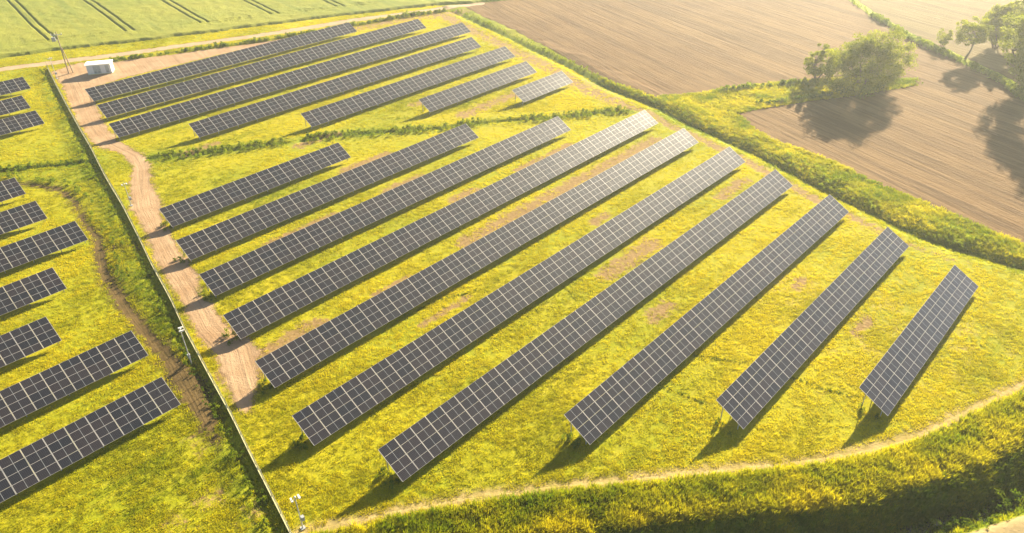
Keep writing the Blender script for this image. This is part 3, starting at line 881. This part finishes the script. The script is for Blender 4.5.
def gn_tree(name, coll):
    g = bpy.data.node_groups.new(name, 'GeometryNodeTree')
    g.interface.new_socket('Geometry', in_out='INPUT', socket_type='NodeSocketGeometry')
    g.interface.new_socket('Geometry', in_out='OUTPUT', socket_type='NodeSocketGeometry')
    N = g.nodes; Lk = g.links.new
    gi, go = N.new('NodeGroupInput'), N.new('NodeGroupOutput')
    ci = N.new('GeometryNodeCollectionInfo'); ci.inputs['Collection'].default_value = coll
    ci.inputs['Separate Children'].default_value = True; ci.inputs['Reset Children'].default_value = True
    ip = N.new('GeometryNodeInstanceOnPoints'); ip.inputs['Pick Instance'].default_value = True
    def at(nm, typ):
        a = N.new('GeometryNodeInputNamedAttribute'); a.data_type = typ; a.inputs['Name'].default_value = nm
        return a.outputs['Attribute']
    cx = N.new('ShaderNodeCombineXYZ'); Lk(at('rot', 'FLOAT'), cx.inputs[2])
    e2r = N.new('FunctionNodeEulerToRotation'); Lk(cx.outputs[0], e2r.inputs[0])
    sx_ = N.new('ShaderNodeCombineXYZ')
    w_ = at('wid', 'FLOAT'); Lk(w_, sx_.inputs[0]); Lk(w_, sx_.inputs[1]); Lk(at('hei', 'FLOAT'), sx_.inputs[2])
    Lk(gi.outputs[0], ip.inputs['Points']); Lk(ci.outputs[0], ip.inputs['Instance'])
    Lk(at('pick', 'INT'), ip.inputs['Instance Index']); Lk(e2r.outputs[0], ip.inputs['Rotation']); Lk(sx_.outputs[0], ip.inputs['Scale'])
    Lk(ip.outputs[0], go.inputs[0])
    return g
GN = {k: gn_tree('scatter_' + k, c_) for k, c_ in (('short', V_short), ('tall', V_tall), ('weed', V_weed))}

def scatter(name, kind, x, y, wid, hei, tint, label, cat):
    n = len(x)
    z = height(x, y)
    me = bpy.data.meshes.new(name)
    me.vertices.add(n); me.vertices.foreach_set('co', np.stack([x, y, z], 1).astype(np.float32).ravel())
    for nm, a in (('rot', rng.uniform(0, 6.283, n)), ('wid', wid), ('hei', hei), ('tint', np.clip(tint, 0, 1))):
        at = me.attributes.new(nm, 'FLOAT', 'POINT'); at.data.foreach_set('value', np.asarray(a, np.float32))
    at = me.attributes.new('pick', 'INT', 'POINT'); at.data.foreach_set('value', rng.integers(0, 4, n).astype(np.int32))
    me.update()
    o = link(name, me, kind='stuff', label=label, category=cat)
    m = o.modifiers.new('scatter', 'NODES'); m.node_group = GN[kind]
    return o

def table_dist(x, y):
    """how far inside the outline of any table (positive under one)"""
    best = np.full(x.shape, -1e9)
    for tx, ty, L in TAB:
        u = (x - tx) * DR[0] + (y - ty) * DR[1]; w = (x - tx) * NR[0] + (y - ty) * NR[1]
        best = np.maximum(best, np.minimum(np.minimum(u, L - u), np.minimum(w, 3.6 - w)))
    return best

def rand_area(n, x0, x1, y0, y1):
    x = rng.uniform(x0, x1, n); y = rng.uniform(y0, y1, n)
    k = np.abs(x) < .70 * y + 32
    return x[k], y[k]

def on_bare(x, y):
    b = np.maximum(poly_sd(x, y, ROAD), 1.9 - pl_dist(x, y, TRACK)[0])
    b = np.maximum(b, .5 - pl_dist(x, y, PATH)[0])
    d = pl_dist(x, y, LTRACK)[0]
    b = np.maximum(b, .4 + .4 * sstep(110, 90, y) + .5 * sstep(75, 65, y) - 2.0 * sstep(62, 52, y) - d)
    b = np.maximum(b, poly_sd(x, y, FIELD_MAIN)); b = np.maximum(b, poly_sd(x, y, FIELD_FAR))
    cd, cs_, _ = pl_dist(x, y, CROP_EDGE)
    b = np.maximum(b, cd * cs_)
    return b + (fbm(x, y, 1.6, 71, 3) - .5) * 1.0

# meadow
x, y = rand_area(420000, -120, 90, 36, 158)
keep = rng.random(len(x)) < np.clip(1.25 - y / 150, .3, 1)
x, y = x[keep], y[keep]
keep = (on_bare(x, y) < .1) & (canal_s(x, y) < 3.5) & (table_dist(x, y) < .4) & (rng.random(len(x)) > soil_field(x, y) * .9)
keep &= rng.random(len(x)) < .35 + .65 * sstep(.3, .65, fbm(x, y, 3.5, 81, 3))
x, y = x[keep], y[keep]
n = len(x)
lu = lush_field(x, y)
ur = x * DR[0] + y * DR[1]; vr = x * NR[0] + y * NR[1]
tint = .76 + (fbm(x, y, 14, 91, 3) - .5) * 1.0 + (fbm(ur * .15, vr, 1.6, 95, 3) - .5) * .7 - lu * .45 + rng.normal(0, .13, n)
hei = rng.uniform(.5, 1.15, n) * (1 + .8 * lu)
scatter('meadow_grass', 'short', x, y, rng.uniform(.7, 1.3, n), hei, tint, 'short yellow-green meadow grass growing between the solar tables', 'grass')

x, y = rand_area(150000, -170, 60, 150, 250)
keep = (on_bare(x, y) < .1) & (table_dist(x, y) < .4) & (rng.random(len(x)) > soil_field(x, y) * .9) & (pl_dist(x, y, DITCH_E)[1] < 0)
keep &= rng.random(len(x)) < .3 + .7 * sstep(.3, .65, fbm(x, y, 3.5, 81, 3))
x, y = x[keep], y[keep]; n = len(x)
tint = .70 + (fbm(x, y, 14, 91, 3) - .5) * 1.0 + rng.normal(0, .13, n)
scatter('back_meadow_grass', 'short', x, y, rng.uniform(.9, 1.7, n), rng.uniform(.6, 1.4, n), tint, 'short grass around the back block and along the farm track', 'grass')

# tall grass on the canal bank
x, y = rand_area(90000, -36, 92, 30, 80)
c_ = canal_s(x, y); d, s, _ = pl_dist(x, y, PATH)
ps = -d * s
keep = ((ps > .7) & (c_ < .8)) & (rng.random(len(x)) < .45 + .55 * sstep(.3, .6, fbm(x, y, 2.5, 101, 3)))
x1, y1 = x[keep], y[keep]
n = len(x1)
tb = .42 + (fbm(x1, y1, 4, 105, 3) - .5) * 1.0 + .35 * sstep(-2.2, 0, canal_s(x1, y1)) + rng.normal(0, .16, n)
scatter('bank_grass', 'tall', x1, y1, rng.uniform(.8, 1.3, n), rng.uniform(.55, 1.15, n) * (.75 + .5 * fbm(x1, y1, 3, 107, 2)), tb, 'tall rough grass on the bank below the footpath', 'grass')
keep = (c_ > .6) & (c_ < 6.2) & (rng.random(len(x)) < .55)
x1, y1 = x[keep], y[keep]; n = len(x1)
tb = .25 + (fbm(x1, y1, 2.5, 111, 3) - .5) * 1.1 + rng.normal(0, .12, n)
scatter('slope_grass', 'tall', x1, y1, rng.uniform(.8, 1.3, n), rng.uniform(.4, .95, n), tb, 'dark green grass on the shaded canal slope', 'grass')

# weeds and rough growth along ditches, strips, hedges and the fence
def line_pts(pl, per_m, spread, off=0.):
    pts = np.array(pl); seg = np.hypot(*(pts[1:] - pts[:-1]).T); L = seg.sum()
    n = int(L * per_m); s = rng.uniform(0, L, n); cum = np.concatenate([[0], np.cumsum(seg)])
    k = np.clip(np.searchsorted(cum, s) - 1, 0, len(seg) - 1); t_ = ((s - cum[k]) / seg[k])[:, None]
    p = pts[k] * (1 - t_) + pts[k + 1] * t_
    dr_ = (pts[k + 1] - pts[k]) / seg[k][:, None]; nm = np.stack([-dr_[:, 1], dr_[:, 0]], 1)
    p = p + nm * (rng.normal(0, spread, n) + off)[:, None]
    return p[:, 0], p[:, 1]

def weeds(name, sets, label):
    X, Y, Wd, Hh, T = [], [], [], [], []
    for pl, per_m, spread, off, h0, h1, t0 in sets:
        x, y = line_pts(pl, per_m, spread, off); n = len(x)
        g = fbm(x, y, 5, 121, 3)
        k = rng.random(n) < .35 + 1.1 * sstep(.3, .6, g)
        x, y, g = x[k], y[k], g[k]; n = len(x)
        X.append(x); Y.append(y); hh = rng.uniform(h0, h1, n) * (.6 + .8 * g); Hh.append(hh); Wd.append(np.clip(hh, .3, 1.3) * rng.uniform(.8, 1.2, n)); T.append(t0 + (g - .5) * .6 + rng.normal(0, .15, n))
    c_ = np.concatenate
    scatter(name, 'weed', c_(X), c_(Y), c_(Wd), c_(Hh), c_(T), label, 'weeds')
weeds('ditch_weeds', [(DITCH_E, 2.6, .5, 1.3, .35, .75, .6), (DITCH_E[5:], 1.6, 1.4, 3.6, .4, .8, .75), (DITCH_E[:6], 2.0, .5, 1.8, .4, .8, .75)], 'bushy weeds lining the long ditch between the solar tables and the ploughed field')
weeds('strip_weeds', [(STRIP_A, 3.5, .35, .9, .5, .9, .4), (STRIP_A, 3.0, .35, -.9, .4, .8, .45), (STRIP_B, 3.5, .35, .9, .5, .9, .4), (STRIP_B, 3.0, .35, -1.0, .4, .8, .45)], 'green weeds lining the shallow drains between the back and middle blocks')
weeds('hedge_weeds', [(HEDGE_N, 4.0, .4, 0, .9, 1.5, .4)], 'low green growth along the farm track behind the back block')
weeds('fence_weeds', [(FENCE, 3.2, .3, -1.3, .3, .65, .25)], 'dark green weeds in the ditch beside the wire fence')
weeds('left_drain_weeds', [(LDARK, 5, .5, .3, .5, .9, .2), (LTRACK[1:12], 2.0, .5, 1.9, .4, .8, .3)], 'green weeds on the drain and dirt track left of the fence')
weeds('canal_reeds', [([(p[0] + .3, p[1] - 4.9) for p in CREST[1:]], 5, .5, 0, .7, 1.3, .2), ([(p[0] + .8, p[1] - 6.2) for p in CREST[6:]], 2.2, .3, 0, .25, .5, .6)], 'reeds and leafy plants along the water of the canal')
weeds('lane_weeds', [(l, 8.0, .18, 0, .05, .16, .4) for l in LANE_LINES], 'thin dark weedy lines crossing the grass lanes')
ENDS = [row_xy(i, o, -.6) for i in range(7, 17) for o in (1.2, 2.6)]
weeds('table_end_weeds', [([tuple(e - DR * .6), tuple(e + DR * .9)], 4.5, .4, 0, .3, .75, .2) for e in ENDS], 'dark green weeds at the near ends of the solar tables')
weeds('slope_plants', [([(p[0] + .3, p[1] - 3.0) for p in CREST[2:]], 1.2, 1.2, 0, .3, .7, .8)], 'pale leafy plants scattered on the canal slope')
# hedge on the far field boundary: one thing
weeds('field_hedge', [(HEDGE_NE, 9, .6, 0, .8, 1.5, .45), ([(110, 250), (107.8, 221.2)], 2, .5, 0, .4, .8, .5)], 'green hedge with trees along the right side of the ploughed field')

# rough grass on the verge, the strip and its corner
x, y = rand_area(90000, 5, 110, 70, 215)
d, s, _ = pl_dist(x, y, DITCH_E)
keep = (d * s > .6) & (poly_sd(x, y, FIELD_MAIN) < .3) & (poly_sd(x, y, FIELD_FAR) < 0) & (y < 170) & (rng.random(len(x)) < .5 + .5 * sstep(.3, .6, fbm(x, y, 3, 131, 3)))
x, y = x[keep], y[keep]; n = len(x)
tb = .42 + (fbm(x, y, 4, 133, 3) - .5) * 1.4 + rng.normal(0, .13, n)
scatter('verge_grass', 'tall', x, y, rng.uniform(.9, 1.5, n), rng.uniform(.25, .75, n) * (.5 + fbm(x, y, 4, 135, 2)), tb, 'rough tall grass on the verge between ditch and ploughed field', 'grass')
weeds('strip_scrub', [([(48, 161.2), (60, 164.0), (72, 166.2)], 4, .5, -.8, .7, 1.3, .35), ([(54, 150.4), (62, 153.0), (72, 155.6)], 4, .4, .6, .7, 1.2, .3), ([(75, 158), (93, 163)], 4, .8, 0, .5, 1.0, .5), ([(66, 163), (95, 164)], 4, 1.0, 0, .5, 1.0, .5)], 'scrub on the grass strip running into the ploughed field')

# ------------------------------------------------------------------ haze
t = NT('haze_air')
t.n.remove(t.bsdf)
vp = t.new('ShaderNodeVolumePrincipled')
vp.inputs['Color'].default_value = (.90, .94, .92, 1)
vp.inputs['Density'].default_value = .00027
vp.inputs['Anisotropy'].default_value = .5
t.lk(vp.outputs[0], t.out.inputs['Volume'])
t.mat.cycles.homogeneous_volume = True
b = MB(); b.box(GX[0] - 20, GX[-1] + 20, GY[0] - 20, GY[-1] + 20, -4.5, 64.0)
link('haze', b.mesh('haze', [t.mat]), kind='stuff')
